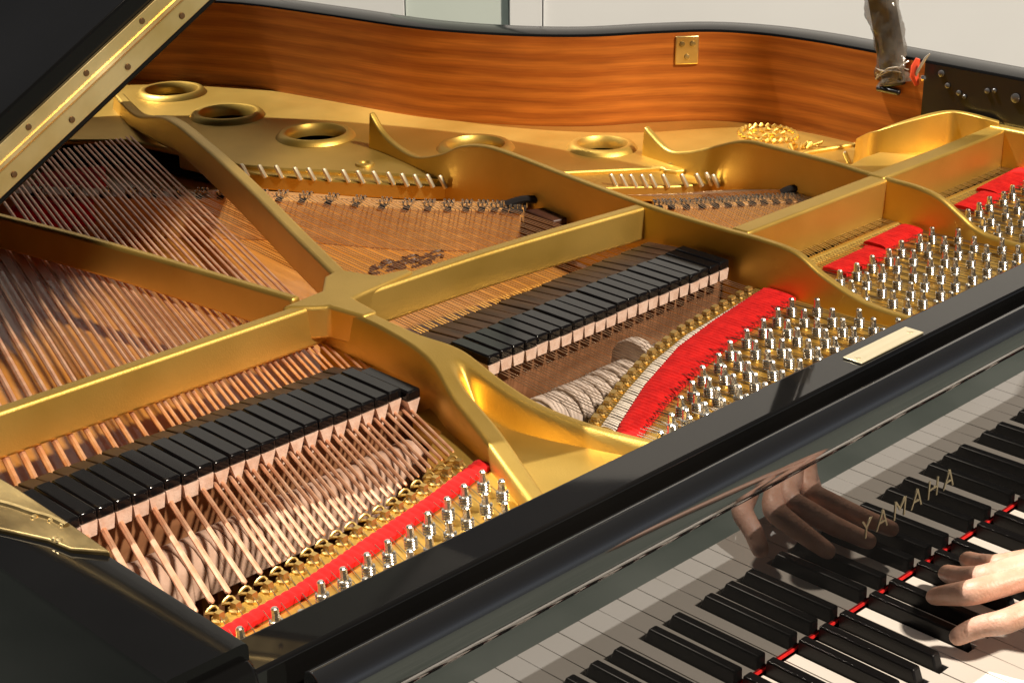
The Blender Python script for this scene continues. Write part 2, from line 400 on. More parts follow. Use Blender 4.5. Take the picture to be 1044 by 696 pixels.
# lower ledge carrying the hitch pins
low=[(222,1112)]+[(p.x+30,p.y+30) for p in ledge1]+[(402,760),(390,690),(362,640),(330,640)]+[(U(u,v,120).x,U(u,v,120).y) for u,v in ((470,196),(400,194),(330,190),(262,184))]
mb=MB(); mb.prism(low,ZP-24,ZP-5); mb.build('hitch_ledge',G,plate,bevel=2)
low=[(p.x+25,p.y+25) for p in ledge2]+[(618,560),(600,520)]+[(U(u,v,120).x,U(u,v,120).y) for u,v in ((735,192),(690,196),(640,197),(610,198))]+[(400,700)]
mb=MB(); mb.prism(low,ZP-24,ZP-5); mb.build('hitch_ledge',G,plate,bevel=2)
low=[(p.x+8,p.y+25) for p in ledge3]+[(905,470),(835,440),(700,440),(620,470)]
low=[(min(x,834),y) for x,y in low]
mb=MB(); mb.prism(low,ZP-24,ZP-5); mb.build('hitch_ledge',G,plate,bevel=2)

def strut(name, path, wt, wb, zb, mats=G, parent=None, draft=None, bev=3):
    """cast rib: path of (x,y,ztop) with top width, bottom width and bottom z"""
    P=smooth_path(path,8) if len(path)>2 else [Vector(p) for p in path]
    mb=MB(); V=[];F=[]; n=len(P)
    for i,p in enumerate(P):
        a=P[max(i-1,0)];c=P[min(i+1,n-1)]; t=Vector((c.x-a.x,c.y-a.y)).normalized(); nn=Vector((-t.y,t.x))
        w1=(wt(i/(n-1)) if callable(wt) else wt)/2; w2=(wb(i/(n-1)) if callable(wb) else wb)/2; z0=zb(i/(n-1)) if callable(zb) else zb
        V += [(p.x+nn.x*w1,p.y+nn.y*w1,p.z),(p.x-nn.x*w1,p.y-nn.y*w1,p.z),(p.x-nn.x*w2,p.y-nn.y*w2,min(z0,p.z-2)),(p.x+nn.x*w2,p.y+nn.y*w2,min(z0,p.z-2))]
    for i in range(n-1):
        for k in range(4): F.append((i*4+k,i*4+(k+1)%4,(i+1)*4+(k+1)%4,(i+1)*4+k))
    F.append((0,1,2,3)); F.append(tuple((n-1)*4+k for k in range(4))[::-1])
    mb.add(V,F)
    return mb.build(name,mats,parent or plate,bevel=bev,seg=3)
# treble struts (front part sweeps down to the pin field)
strut('strut',[(403,948,178),(400,915,153),(388,850,145),(378,790,162),(372,750,181),(367,709,191),(360,662,194),(344,556,194),(325,431,195),(322,375,194.6),(322,318,194.6),(322,280,195),(322,237,192),(322,206,178),(323,171,166),(325,140,160),(330,80,158)],9,20,lambda t:104)
strut('strut',[(616,680,169),(610,639,150),(607,606,154),(603,567,168),(597,513,188),(592,460,191),(583,380,193.4),(576,337,193.6),(572,298,194),(570,262,193.5),(570,235,188),(570,212,176),(571,190,164),(575,160,158),(582,80,155)],9,20,104)
# long diagonal ribs
strut('strut',[(288,1344,152),(243,1222,155),(189,1071,190),(152,958,195),(90,785,196),(27,621,195),(-20,495,194)],14,24,lambda t:lerp(118,162,min(1,t*2.5)))
strut('strut',[(-210,1160,193),(-150,880,193),(-119,720,193),(-84,480,193.3)],10,20,160)
# cross bars
strut('crossbar',[(-502,457,193.8),(-290,457,193.8),(-50,458,193.8)],13,17,lambda t:lerp(156,157,t))
strut('crossbar',[(-44,452,192.8),(120,449,192.8),(331,431,192.8)],14,18,158)
strut('crossbar',[(330,312,193.2),(450,312,193.2),(578,312,193.2)],22,24,142)
strut('crossbar',[(566,315,194.6),(700,316,194.6),(836,320,194.6)],22,24,142)
# junction where the ribs meet
mb=MB(); mb.prism([(-92,448),(-110,468),(-60,474),(-36,500),(-14,506),(0,468),(30,462),(30,452),(-30,444),(-52,440),(-58,400),(-74,400),(-80,440)],164,194.9)
mb.build('rib_junction',G,plate,bevel=3,seg=3)
# treble end: sunk web and the raised end wall
mb=MB(); mb.prism([(566,322),(640,420),(720,432),(790,430),(834,400),(834,318)],140,158)
mb.build('end_web',G,plate,bevel=3,seg=3)
ew=[U(876,141,160),U(884,137,170),U(893,133.5,181),U(912,127,191),U(935,120,199),U(955,115,203),U(970,113.2,204),U(985,115,204),U(1003,119.5,203.5)]
ew=[(min(p.x,829),p.y,p.z) for p in ew]+[(829,322,200)]
strut('end_wall',ew,9,14,128)
strut('strut',[(826,330,196),(827,230,195),(828,170,180),(829,120,162),(829,70,158)],16,18,104)

# web at the break between bass and tenor: ridged sides with a sunk pocket
zt=[(60,157),(130,159),(165,162),(200,167),(225,171),(255,178),(285,186),(320,191.5),(380,193.5),(460,193.6)]
Lt=[(60,-192),(90,-178),(120,-162),(155,-146),(185,-133),(222,-119),(256,-109),(296,-90),(335,-82),(380,-77),(460,-74)]
Rt=[(60,-2),(100,-18),(134,-32),(186,-49),(214,-54),(258,-55),(303,-52),(333,-62),(381,-62),(460,-56)]
def sm(tab,y): return (interp(tab,y-14)+2*interp(tab,y)+interp(tab,y+14)+2*interp(tab,y-7)+2*interp(tab,y+7))/8
mb=MB(); NS,NT=84,40; V=[];F=[]
for i in range(NS+1):
    y=lerp(58,460,i/NS); xl,xr=sm(Lt,y),sm(Rt,y); z=sm(zt,y); wd=xr-xl
    for j in range(NT+1):
        t=j/NT; x=lerp(xl,xr,t)
        dl=(x-xl); dr=(xr-x); zz=z
        ml=interp([(60,15),(200,17),(280,14)],y); mr=interp([(60,9),(200,10),(280,12)],y)
        pk=sstep(ml,ml+9+8*sstep(60,240,y),dl)*sstep(mr,mr+11,dr)*(1-sstep(252,292,y))
        depth=lerp(20,26,sstep(100,230,y))
        zz=z-depth*pk
        ed=min(dl,dr); zz-= 3.0*(1-min(1,ed/3.2))**2
        V.append((x,y,zz))
for i in range(NS):
    for j in range(NT): F.append((i*(NT+1)+j,i*(NT+1)+j+1,(i+1)*(NT+1)+j+1,(i+1)*(NT+1)+j))
base=len(V)
for i in range(NS+1):
    y=lerp(58,460,i/NS)
    V.append((sm(Lt,y)-3,y,128)); V.append((sm(Rt,y)+3,y,128))
for i in range(NS):
    F.append((i*(NT+1),(i+1)*(NT+1),base+2*(i+1),base+2*i)); F.append((i*(NT+1)+NT,base+2*i+1,base+2*(i+1)+1,(i+1)*(NT+1)+NT))
mb.add(V,F); mb.build('break_web',G,plate,angle=60)

# pin-field sheet with the openings behind it
ZF=147
agr1=[(-470,150),(-406,160),(-379,164),(-286,181),(-230,191),(-190,200)]
agr2=[(-40,172),(-17,187),(45,216),(105,240),(174,258),(230,267),(283,274),(318,277)]
op=[U(434,479,ZF),U(436,462,ZF),U(440,452,ZF),U(450,440,ZF)]
sheet=[(-502,54),(834,54),(834,286),(578,282),(566,280),(335,277)]+list(reversed(agr2))+[(-55,165),(-60,300),(-110,300)]+[(p.x,p.y) for p in reversed(op)]+list(reversed(agr1))+[(-502,150)]
mb=MB(); mb.prism(sheet,ZF-22,ZF); mb.build('pin_field',G,plate,bevel=2)
# dark pin block edge and tray beneath the openings
mb=MB(); mb.box(-500,834,56,150,60,ZF-23); mb.build('pin_block','dark_wood',piano)

# plate emblem: raised laurel ring with leaves
mb=MB(); ec=U(783,137,ZP+1); ex=(U(815,141,ZP+1)-U(751,133,ZP+1))/2; ey=(U(790,129,ZP+1)-U(776,146,ZP+1))/2
for k in range(26):
    a=k/26*2*math.pi; p=ec+ex*math.cos(a)*.93+ey*math.sin(a)*.93
    q=ec+ex*math.cos(a+.2)*.8+ey*math.sin(a+.2)*.8
    mb.tube([p+Vector((0,0,1)),(p+q)/2+Vector((0,0,2.5)),q+Vector((0,0,.8))],[1.6,2.8,1.2],6)
for k in range(14):
    a=k*2.4; r_k=.15+.5*math.sqrt(k/14); p=ec+ex*math.cos(a)*r_k+ey*math.sin(a)*r_k
    mb.tube([p+ex*.1*math.cos(k)+Vector((0,0,1)),p+Vector((0,0,2.6)),p-ex*.12+ey*.12*math.sin(k*2)+Vector((0,0,1))],[1.3,3.2,1.0],6)
mb.build('emblem',G,plate)
mb=MB()
for k in range(9):
    p=lerp(U(806,151,ZP+1),U(830,149,ZP+1),k/8)+Vector((random.uniform(-4,4),random.uniform(-6,6),0))
    mb.tube([p,p+Vector((random.uniform(-6,6),random.uniform(-6,6),5)),p+Vector((random.uniform(-9,9),random.uniform(-9,9),1))],[1.2,3,1.2],6)
mb.build('emblem',G,plate)
for (u,v) in ((372,168),(690,166)):
    c=U(u,v,ZP); mb=MB(); mb.lathe(c,[(12,.2),(11,2.5),(8,3.5),(6,2.5),(5,1)],20); mb.build('plate_screw',G,plate)

# ---- hitch pins
HP=[(252,176),(270,177),(287,177.5),(306,179.5),(320,180),(336,181),(355,182),(370,183),(386,183.5),(401,184.5),(415,186),(428,187),(441,187),(454,188)]
HP2=[(628,186.5),(638,187),(648,187),(659,187),(668,187),(681,187),(700,186.5),(715,186),(725,185),(732,187)]
HP3=[(866,163.5),(880,163),(893,161.5),(906,160),(916,158.5)]
for (u,v) in HP+HP2+HP3:
    c=U(u,v+2.5,ZP-5); mb=MB(); ax=Vector((-.28,.42,1)); mb.lathe(c,[(2.9,-2),(2.9,13),(2.2,15),(.6,15.6)],8,axis=ax); mb.build('hitch_pin','pale_brass',plate)

# ---- bridges
def bridge(pts, w, zt_, zb_, notes):
    mb=MB(); P=smooth_path([(x,y,0) for x,y in pts],10); n=len(P); V=[];F=[]
    for i,p in enumerate(P):
        a=P[max(i-1,0)];c=P[min(i+1,n-1)];t=Vector((c.x-a.x,c.y-a.y)).normalized(); nn=Vector((t.y,-t.x))
        if nn.dot(Vector((1,1)))<0: nn=-nn
        V+=[(p.x,p.y,zt_),(p.x+nn.x*w,p.y+nn.y*w,zt_),(p.x+nn.x*(w+4),p.y+nn.y*(w+4),zb_),(p.x-nn.x*3,p.y-nn.y*3,zb_)]
    for i in range(n-1):
        for k in range(4): F.append((i*4+k,i*4+(k+1)%4,(i+1)*4+(k+1)%4,(i+1)*4+k))
    F+=[(0,1,2,3),((n-1)*4+3,(n-1)*4+2,(n-1)*4+1,(n-1)*4)]
    mb.add(V,F); bo=mb.build('bridge','bridge_wood',piano,bevel=1)
    # graphited notches and pins
    mb=MB(); mp_=MB()
    for k in range(notes):
        q=(k+.5)/notes*(n-1); i=int(q); p=P[i].lerp(P[min(i+1,n-1)],q-i); a=P[max(i-1,0)];c=P[min(i+2,n-1)]
        t=Vector((c.x-a.x,c.y-a.y,0)).normalized(); nn=Vector((t.y,-t.x,0))
        if nn.dot(Vector((1,1,0)))<0: nn=-nn
        for s0,s1 in ((-1.5,7),(w-8,w+1)):
            c0=p+nn*s0; c1=p+nn*s1; hw=t*3.6
            mb.hexa([x_+Vector((0,0,zt_-1.5)) for x_ in (c0-hw,c1-hw,c1+hw,c0+hw)],[x_+Vector((0,0,zt_+.9)) for x_ in (c0-hw,c1-hw,c1+hw,c0+hw)])
        for s0 in (9,w-10):
            for d in (-5,0,5):
                c0=p+nn*s0+t*d; mp_.lathe((c0.x,c0.y,zt_-1),[(1.5,0),(1.5,6),(.5,6.6)],6)
    mb.build('notch','dark_felt',bo)['kind']='stuff'; mp_.build('bridge_pin','nickel_pin',bo)['kind']='stuff'
    return bo
bridge([(-70,1120),(30,990),(110,900),(172,821),(241,709),(300,640),(322,605)],30,145,97,26)
bridge([(440,512),(490,470),(540,436),(582,402)],26,143,97,13)
# dark end blocks of the bridges
mb=MB(); q=[(324,600),(350,589),(349,545),(318,552)]; mb.prism(q,97,149); mb.build('bridge_end_block','dark_wood',piano,bevel=2)
mb=MB(); mb.prism([(585,404),(600,410),(596,372),(578,372)],97,147); mb.build('bridge_end_block','dark_wood',piano,bevel=2)
for pts in ([(322,628,149),(338,615,154),(352,595,153),(358,580,147)],[(572,440,146),(580,432,151),(592,418,151),(600,405,145)]):
    mb=MB(); mb.tube(smooth_path(pts,6),4.5,8); mb.build('end_felt','dark_felt',piano)

# ---- strings
ZS=150
SL=.34
sc_=0
bass=[]   # (x at damper line y=303, note)
B0=-441; PITCH=14.2
nb=24
for i in range(nb):
    x=B0+i*PITCH
    if i<10: bass.append((x,i,2.9-.1*i))
    else: bass += [(x-3.0,i,1.75-.03*(i-10)),(x+3.0,i,1.75-.03*(i-10))]
def agr1y(x): return interp([(-470,146),(-406,156),(-379,160),(-286,176),(-230,184),(-151,203),(-120,212)],x)
def felt1y(x): return interp([(-470,128),(-411,142),(-350,148),(-283,157),(-252,162),(-132,193)],x)
for k,(x,i,r) in enumerate(bass):
    # solve the front termination on the agraffe line
    ya=200.
    for _ in range(8): ya=agr1y(x+(ya-303)*SL)
    xa=x+(ya-303)*SL
    yb=1180-(x+441)*.12; xb=x+(yb-303)*SL
    dirn=Vector((SL,1,0)).normalized(); a0=Vector((xa,ya,152.5)); 
    mb=MB(); a1=a0+dirn*14
    e0=Vector((xb,yb,156))
    path=[a1,a1+dirn*2]+[a1.lerp(e0,t) for t in (.2,.4,.6,.8)]+[e0-dirn*6,e0]
    rad=[.8,r]+[r]*5+[.8]
    mb.tube(path,rad,7)
    mb.build('bass_string','copper_winding',piano)
# plain wire of the bass strings, agraffe to pin, over the felt
pins=[]
bw=[]
for k,(x,i,r) in enumerate(bass):
    ya=200.
    for _ in range(8): ya=agr1y(x+(ya-303)*SL)
    xa=x+(ya-303)*SL
    if i<10: py=felt1y(xa)-30-(i%2)*16; px=xa-(ya-py)*SL*.9
    else: py=felt1y(xa)-30-((k)%3)*22; px=xa-(ya-py)*SL*.9
    pins.append((px,max(py,66),ZF,xa,ya))
# tenor and treble strings
ten=[]
def agr2y(x): return interp([(-60,165),(-17,183),(45,212),(105,236),(174,255),(230,264),(283,271),(318,274),(330,276),(565,279),(575,281),(836,284)],x)
def felt2y(x): return interp([(-40,135),(-8,152),(52,181),(120,207),(190,224),(280,240),(330,246),(400,248),(565,254),(660,262),(836,274)],x)
for i in range(22):
    xc=-17+i*14.9
    for d in (-4,0,4): ten.append((xc+d,.05,i,'t'))
for i in range(16):
    xc=343+i*14.2
    for d in (-4,0,4): ten.append((xc+d,.02,i,'u'))
for i in range(18):
    xc=592+i*13.2
    for d in (-3.6,0,3.6): ten.append((xc+d,.0,i,'v'))
BR1=[(-70,1120),(30,990),(110,900),(172,821),(241,709),(300,640),(322,605)]
BR2=[(440,512),(490,470),(540,436),(582,402)]
def byx(tab,x): return interp(tab,x)
sheet_str=MB(); n_steel=0
for j,(x,s,i,kind) in enumerate(ten):
    ya=agr2y(x); zb=148.2
    if kind=='t':
        # converge toward the bridge
        yb=950.
        for _ in range(12): yb=lerp(yb,byx([(p[0],p[1]) for p in BR1],x+60*((310-x)/330)+s*(yb-ya)),.7)
        xb=x+60*((310-x)/330)*.8+s*(yb-ya)
        hy=yb+70+ (i%3)*6; hx=xb+ (hy-yb)*.25
        zh=131
    elif kind=='u':
        xb=x+ (110-(x-343)*.42); yb=byx(BR2,xb)+2; hx=xb+30; hy=yb+85; zh=131
    else:
        xb=x+30; yb=352+ (836-x)*.25; hx=xb+4; hy=yb+60; zh=131
        xb=min(xb,828); hx=min(hx,830)
    rad=.38 if kind=='t' else .36
    P=[(x,ya,151.5),(x+(xb-x)*.3,lerp(ya,yb,.3),150.6),(xb,yb,147.6),(xb+ (hx-xb)*.35,yb+(hy-yb)*.35,147.2),(hx,hy,zh)]
    if n_steel<100:
        mb=MB(); mb.tube(P,rad,5); mb.build('steel_string','steel',piano); n_steel+=1
    else: sheet_str.tube(P,rad,5)
    row=j%3; stag=(i%2)*11
    for rr_ in ((row,3) if row==1 else (row,)):
        py=lerp(felt2y(x)-(36 if kind=='t' else 32),64,(rr_+.5*(i%2))/3.5)+random.uniform(-2,2); px=x+(rr_-1.5)*1.2+random.uniform(-1,1)
        pins.append((px,max(py,63),ZF,x,ya))
so=sheet_str.build('steel_string','steel',piano); so['kind']='stuff'
# speaking ends: wire from agraffe over felt to the tuning pin
mbw=MB()
for (px,py,pz,xa,ya) in pins:
    fy=(felt1y(xa) if xa<-60 else felt2y(xa))
    mid=Vector((lerp(xa,px,(ya-fy)/(ya-py+1e-3)),fy,150.6))
    mbw.tube([(xa,ya,151.3),mid,(px-2.5,py+1,ZF+9)],.34,4)
wo=mbw.build('pin_wire','dark_steel',piano); wo['kind']='stuff'

# ---- tuning pins (square head, coil of wire)
def pin_mesh():
    mb=MB(); ax=Vector((0,.10,1)).normalized()
    mb.lathe((0,0,0),[(3.3,-1),(3.3,12.5),(2.8,13.8),(2.7,18.5),(1.9,19.5)],8,axis=ax)
    for h in (3,5.2,7.4,9.6): mb.lathe((0,.1*h,h),[(3.3,-1.2),(4.7,-.7),(5.2,0),(4.7,.7),(3.3,1.2)],10,axis=ax)
    return mb
proto=pin_mesh().build('tuning_pin','nickel_pin',piano)
order=sorted(range(len(pins)), key=lambda k:(Vector((pins[k][0],pins[k][1],150))-CPOS).length)
rest=MB(); first=True
for q,k in enumerate(order):
    px,py,pz=pins[k][:3]
    if q<100:
        off=(px,py,pz)
        if first: proto.location=Vector(off)*.001; first=False; base_loc=Vector((0,0,0))
        else:
            o=proto.copy(); COL.objects.link(o); o.location=Vector(off)*.001
    else:
        t=pin_mesh(); rest.add([v+Vector((px,py,pz)) for v in t.v], t.f)
ro=rest.build('tuning_pin','nickel_pin',piano); ro['kind']='stuff'

# ---- agraffes: little brass studs on the line where the strings start
def agraffe(x,y,w,slant):
    mb=MB(); c=math.cos(slant); s=math.sin(slant)
    def T(a,b_,z): return (x+a*c-b_*s,y+a*s+b_*c,z)
    mb.hexa([T(-w,-3.5,ZF),T(w,-3.5,ZF),T(w,3.5,ZF),T(-w,3.5,ZF)],[T(-w*.8,-2.2,153.6),T(w*.8,-2.2,153.6),T(w*.8,2.2,153.6),T(-w*.8,2.2,153.6)])
    mb.lathe((x,y,ZF),[(5.6,0),(5.6,1.6),(4.6,2.4)],10)
    return mb
seen=set()
mb_all=[]
for k,(x,i,r) in enumerate(bass):
    if i in seen: continue
    seen.add(i); xx=x if i<10 else x+3
    ya=200.
    for _ in range(8): ya=agr1y(xx+(ya-303)*SL)
    xa=xx+(ya-303)*SL
    mb=agraffe(xa,ya,3.0,.2)
    # loop of wire beside the stud
    mb.tube([(xa+4.6*math.cos(a)-1,ya+6+3.8*math.sin(a),151.5+1.5*math.sin(a*2)) for a in [t*.52 for t in range(13)]],1.1,5)
    mb.build('agraffe','agraffe_brass',plate)
for i in range(22):
    xc=-17+i*14.9; y=agr2y(xc); agraffe(xc,y,4.6,math.atan2(agr2y(xc+5)-agr2y(xc-5),10)).build('agraffe','agraffe_brass',plate)
# capo bars of the treble sections
mb=MB(); mb.xprof([(272,ZF-4),(284,ZF-4),(286,150),(279,153),(272,148)],334,562); mb.build('capo_bar',G,plate,bevel=1.5)
mb=MB(); mb.xprof([(278,ZF-4),(290,ZF-4),(292,150),(285,153),(278,148)],582,818); mb.build('capo_bar',G,plate,bevel=1.5)

# ---- red felt strips (dented by the strings)
def felt(front, back, zt_, xs, name='string_felt', mat='red_felt', zb_=ZF+.6, pitch=5.0, dent=1.2):
    mb=MB(); n=len(xs); V=[];F=[]; m_=5
    for i,x in enumerate(xs):
        f0=interp(front,x); b0=interp(back,x)
        for j in range(m_+1):
            t=j/m_; z=zt_-1.6*(2*t-1)**4-dent*(.5+.5*math.cos(2*math.pi*x/pitch))**3
            V.append((x,lerp(f0,b0,t),z))
    o=len(V)
    for x in xs: V += [(x,interp(front,x)-.5,zb_),(x,interp(back,x)+.5,zb_)]
    for i in range(n-1):
        for j in range(m_): F.append((i*(m_+1)+j,(i+1)*(m_+1)+j,(i+1)*(m_+1)+j+1,i*(m_+1)+j+1))
        F.append((i*(m_+1),o+2*i,o+2*(i+1),(i+1)*(m_+1))); F.append((i*(m_+1)+m_,(i+1)*(m_+1)+m_,o+2*(i+1)+1,o+2*i+1))
    F.append(tuple(range(m_+1))+(o+1,o)); F.append(tuple((n-1)*(m_+1)+j for j in range(m_+1))[::-1]+(o+2*n-2,o+2*n-1))
    mb.add(V,F); return mb.build(name,mat,piano,angle=50)
def rng(a,b_,st): 
    k=int((b_-a)/st); return [a+(b_-a)*i/k for i in range(k+1)]
felt([(-420,131),(-350,138),(-283,148),(-200,166),(-132,184)],[(-420,143),(-350,150),(-294,162),(-200,181),(-132,199)],152.6,rng(-416,-134,1.2),pitch=7.1,dent=.9)
felt([(-30,128),(-8,140),(52,164),(120,186),(190,205),(278,222),(318,229)],[(-30,150),(-9,163),(61,198),(144,231),(212,247),(293,262),(318,266)],152.6,rng(-24,312,1.3),pitch=4.96,dent=1.1)
felt([(-40,150),(-9,162),(61,197),(144,230),(212,246),(293,261)],[(-40,162),(-15,176),(45,204),(105,228),(174,247),(293,264)],149.3,rng(-20,293,3),name='felt_backing',mat='pale_felt',dent=0)
felt([(335,226),(470,232),(480,236),(565,240)],[(335,254),(470,260),(480,264),(565,266)],154,rng(395,476,1.3),pitch=4.7,dent=1.2)
felt([(335,222),(480,242),(565,246)],[(335,254),(480,268),(565,272)],155,rng(482,556,1.3),pitch=4.7,dent=1.2)
felt([(580,238),(700,246),(836,254)],[(580,262),(700,272),(836,282)],154,rng(652,716,1.3),pitch=4.4,dent=1.2)
felt([(580,242),(700,252),(836,260)],[(580,266),(700,278),(836,290)],155.4,rng(718,822,1.3),pitch=4.4,dent=1.2)
# red felt under the far bass strings
mb=MB(); mb.prism([(-60,1030),(40,1130),(110,1100),(20,985)],112,142); mb.build('string_felt','red_felt',piano,bevel=4)

# ---- dampers
def damper_bass(first):
    pass
def make_damper(x, y0, yl, zt_, w, bich, rear=24):
    mb=MB(); mb.box(x-w,x+w,y0,y0+yl,zt_-9,zt_)
    d=mb.build('damper','damper_lacquer',piano,bevel=1.8,seg=2)
    fb=MB()
    if bich:   # wedge
        fb.hexa([(x-1.2,y0+1,147),(x+1.2,y0+1,147),(x+1.2,y0+yl-6,147),(x-1.2,y0+yl-6,147)],[(x-w+.4,y0+.6,zt_-9),(x+w-.4,y0+.6,zt_-9),(x+w-.4,y0+yl-3,zt_-9),(x-w+.4,y0+yl-3,zt_-9)])
    else:
        fb.hexa([(x-w+1.7,y0+.8,152),(x+w-1.7,y0+.8,152),(x+w-1.7,y0+yl-4,152),(x-w+1.7,y0+yl-4,152)],[(x-w+.3,y0+.4,zt_-9),(x+w-.3,y0+.4,zt_-9),(x+w-.3,y0+yl-3,zt_-9),(x-w+.3,y0+yl-3,zt_-9)])
    fb.build('damper_felt','white_felt',d)
    rb=MB(); rb.hexa([(x-w+.3,y0+yl+1,zt_-13),(x+w-.3,y0+yl+1,zt_-13),(x+w-.3,y0+yl+rear,zt_-13),(x-w+.3,y0+yl+rear,zt_-13)],[(x-w+.3,y0+yl+1,zt_-3),(x+w-.3,y0+yl+1,zt_-3),(x+w-.6,y0+yl+rear,zt_-7),(x-w+.6,y0+yl+rear,zt_-7)])
    rb.build('damper_tail','damper_wood',d,bevel=.8)
    wb=MB(); wb.tube([(x,y0+yl*.55,zt_-8),(x,y0+yl*.55,60)],1.2,6); wb.build('damper_wire','steel',d)
for i in range(nb):
    x=B0+i*PITCH+ (303+10-303)*SL
    make_damper(x+ (0 if i<10 else 0),302+(-6 if i==nb-1 else 0)+random.uniform(-.8,.8),62,172.5+random.uniform(-.5,.5)-(2 if i==nb-1 else 0),7.0,i>=10)
for i in range(22):
    xc=-17+i*14.9+2
    make_damper(xc,300+i*.15+random.uniform(-.8,.8),48+i*.5,171.5+random.uniform(-.6,.6),7.2,False,rear=44)
# ---- action seen through the openings
mb=MB(); mb.box(-490,-78,322,334,40,143); mb.build('damper_guide_rail','brown_wood',piano)
mb=MB(); mb.box(-60,334,318,330,40,147); mb.build('damper_guide_rail','brown_wood',piano)
def hammer(x, y, z, w, mat, ang=0, L=58):
    mb=MB(); prof=[]
    for k in range(13):
        a=-math.pi*.5+math.pi*k/12
        prof.append((17*math.cos(a)*1.0, 15*math.sin(a)))
    # felt: rounded nose pointing up, tail going down; long axis along y
    pts=[(-26,-30),(-24,-12),(-18,-3),(-9,2),(0,3.5),(9,2),(18,-3),(24,-12),(26,-30)]
    ca,sa=math.cos(ang),math.sin(ang)
    V=[];n=len(pts)
    for s in (-1,1):
        for (a,b_) in pts:
            V.append((x+s*w*(1 if b_<-6 else .92),y+a*ca-b_*sa,z+a*sa+b_*ca))
    F=[(i,i+1,i+1+n,i+n) for i in range(n-1)]+[tuple(range(n))[::-1],tuple(range(n,2*n)),(0,n,2*n-1,n-1)]
    mb.add(V,F); h=mb.build('hammer',mat,piano,bevel=1.2)
    sb_=MB(); sb_.box(x-2.6,x+2.6,y-6,y+6,30,z-28); sb_.build('shank','brown_wood',h)
for i in range(nb):
    x=B0+i*PITCH-9
    hammer(x+random.uniform(-.4,.4),281+random.uniform(-1,1)+ (i*.4),125+random.uniform(-.8,.8),7.05,'bass_hammer_felt')
RAISED=10
for i in range(22):
    xc=-17+i*14.9
    hammer(xc+random.uniform(-.4,.4),266+i*.3,(147 if i==RAISED else 129)+random.uniform(-1,1),6.6,'hammer_felt')
mb=MB(); mb.box(-500,834,160,330,20,40); mb.build('action_rail','dark_wood',piano)

# ---- stretcher, lock plate, fallboard
mb=MB(); mb.box(-501,835,17.5,52,150,206); st=mb.build('stretcher','black_lacquer',piano,bevel=2.5,seg=3)
q=[U(860,365,207.3),U(925,335,207.3),U(940,340.5,207.3),U(878,371.5,207.3)]
y0=sum(p.y for p in (q[0],q[1]))/2; y1=sum(p.y for p in (q[2],q[3]))/2
mb=MB(); mb.box(113,201,22,39.5,206.2,207.6); mb.build('lock_plate','lock_brass',st,bevel=.5)
for x in (120,194):
    mb=MB(); mb.lathe((x,30.5,207.5),[(2.6,0),(2.4,.7),(.5,.9)],10); mb.build('lock_screw','lock_brass',st)
mb=MB(); mb.box(-501,835,3,15,150,168); mb.build('fallboard_hinge_rail','satin_black',piano)
mb=MB(); mb.box(-449,781,0,14,1.5,165); fb=mb.build('fallboard','mirror_lacquer',piano,bevel=.6)
mb=MB(); mb.xprof([(-5,164.5),(-9,167),(-10.5,171),(-10,180),(-7.5,190),(-3.5,197),(0,199.5),(4,200),(8,198),(10,190),(10,164.5)],-450,782)
mb.build('fallboard_lip','lip_lacquer',fb,bevel=.5,angle=50)
mb=MB(); mb.box(-449,781,-1.6,-.1,1.0,3.0); mb.build('felt_strip','red_felt',fb)
fc=bpy.data.curves.new('lettering','FONT'); fc.body='YAMAHA'; fc.size=.0262; fc.space_character=1.46; fc.extrude=.0002; fc.align_x='CENTER'; fc.offset=-.0003
fo=bpy.data.objects.new('lettering',fc); COL.objects.link(fo)
bpy.context.view_layer.update()
dg=bpy.context.evaluated_depsgraph_get()
me=bpy.data.meshes.new_from_object(fo.evaluated_get(dg)); bpy.data.objects.remove(fo)
me.transform(Matrix.Translation(W((165.5,-.35,64)))@Matrix.Rotation(math.radians(90),4,'X'))
me.materials.clear(); me.materials.append(MATS['lettering_gold'])
lo=bpy.data.objects.new('lettering',me); COL.objects.link(lo); lo.parent=fb; lo.matrix_parent_inverse=parent_inv(fb)

# ---- keys
OCT='CDEFGAB'
names=['A','B']+list(OCT)*7+['C']
KX=-446.5
bo_={'C':-2.5,'D':2.5,'F':-3.5,'G':0,'A':3.5}
for i,nme in enumerate(names):
    x0=KX+23.5*i+.45; x1=KX+23.5*(i+1)-.45
    lb = i>0 and names[i-1] in bo_          # black key on the left edge
    rb = nme in bo_ and i<len(names)-1
    l2 = KX+23.5*i+bo_[names[i-1]]+6.6 if lb else x0
    r2 = KX+23.5*(i+1)+bo_[nme]-6.6 if rb else x1
    poly=[(x0,-150),(x1,-150),(x1,-98)]+([(r2,-98)] if rb else [])+[(r2,-3)]+[(l2,-3)]+([(l2,-98)] if lb else [])+[(x0,-98)]
    P2=[]
    for p in poly:
        if not P2 or (abs(p[0]-P2[-1][0])+abs(p[1]-P2[-1][1])>.01): P2.append(p)
    mb=MB(); mb.prism(P2,-18,0); mb.build('white_key','ivory_white',piano,bevel=.7)
    if rb:
        c=KX+23.5*(i+1)+bo_[nme]
        mb=MB(); z=12
        mb.hexa([(c-5.8,-97,-8),(c+5.8,-97,-8),(c+5.8,-3.5,-8),(c-5.8,-3.5,-8)],[(c-4.6,-90,z-.6),(c+4.6,-90,z-.6),(c+4.8,-3.5,z),(c-4.8,-3.5,z)])
        mb.build('black_key','ebony',piano,bevel=1.6,seg=3)

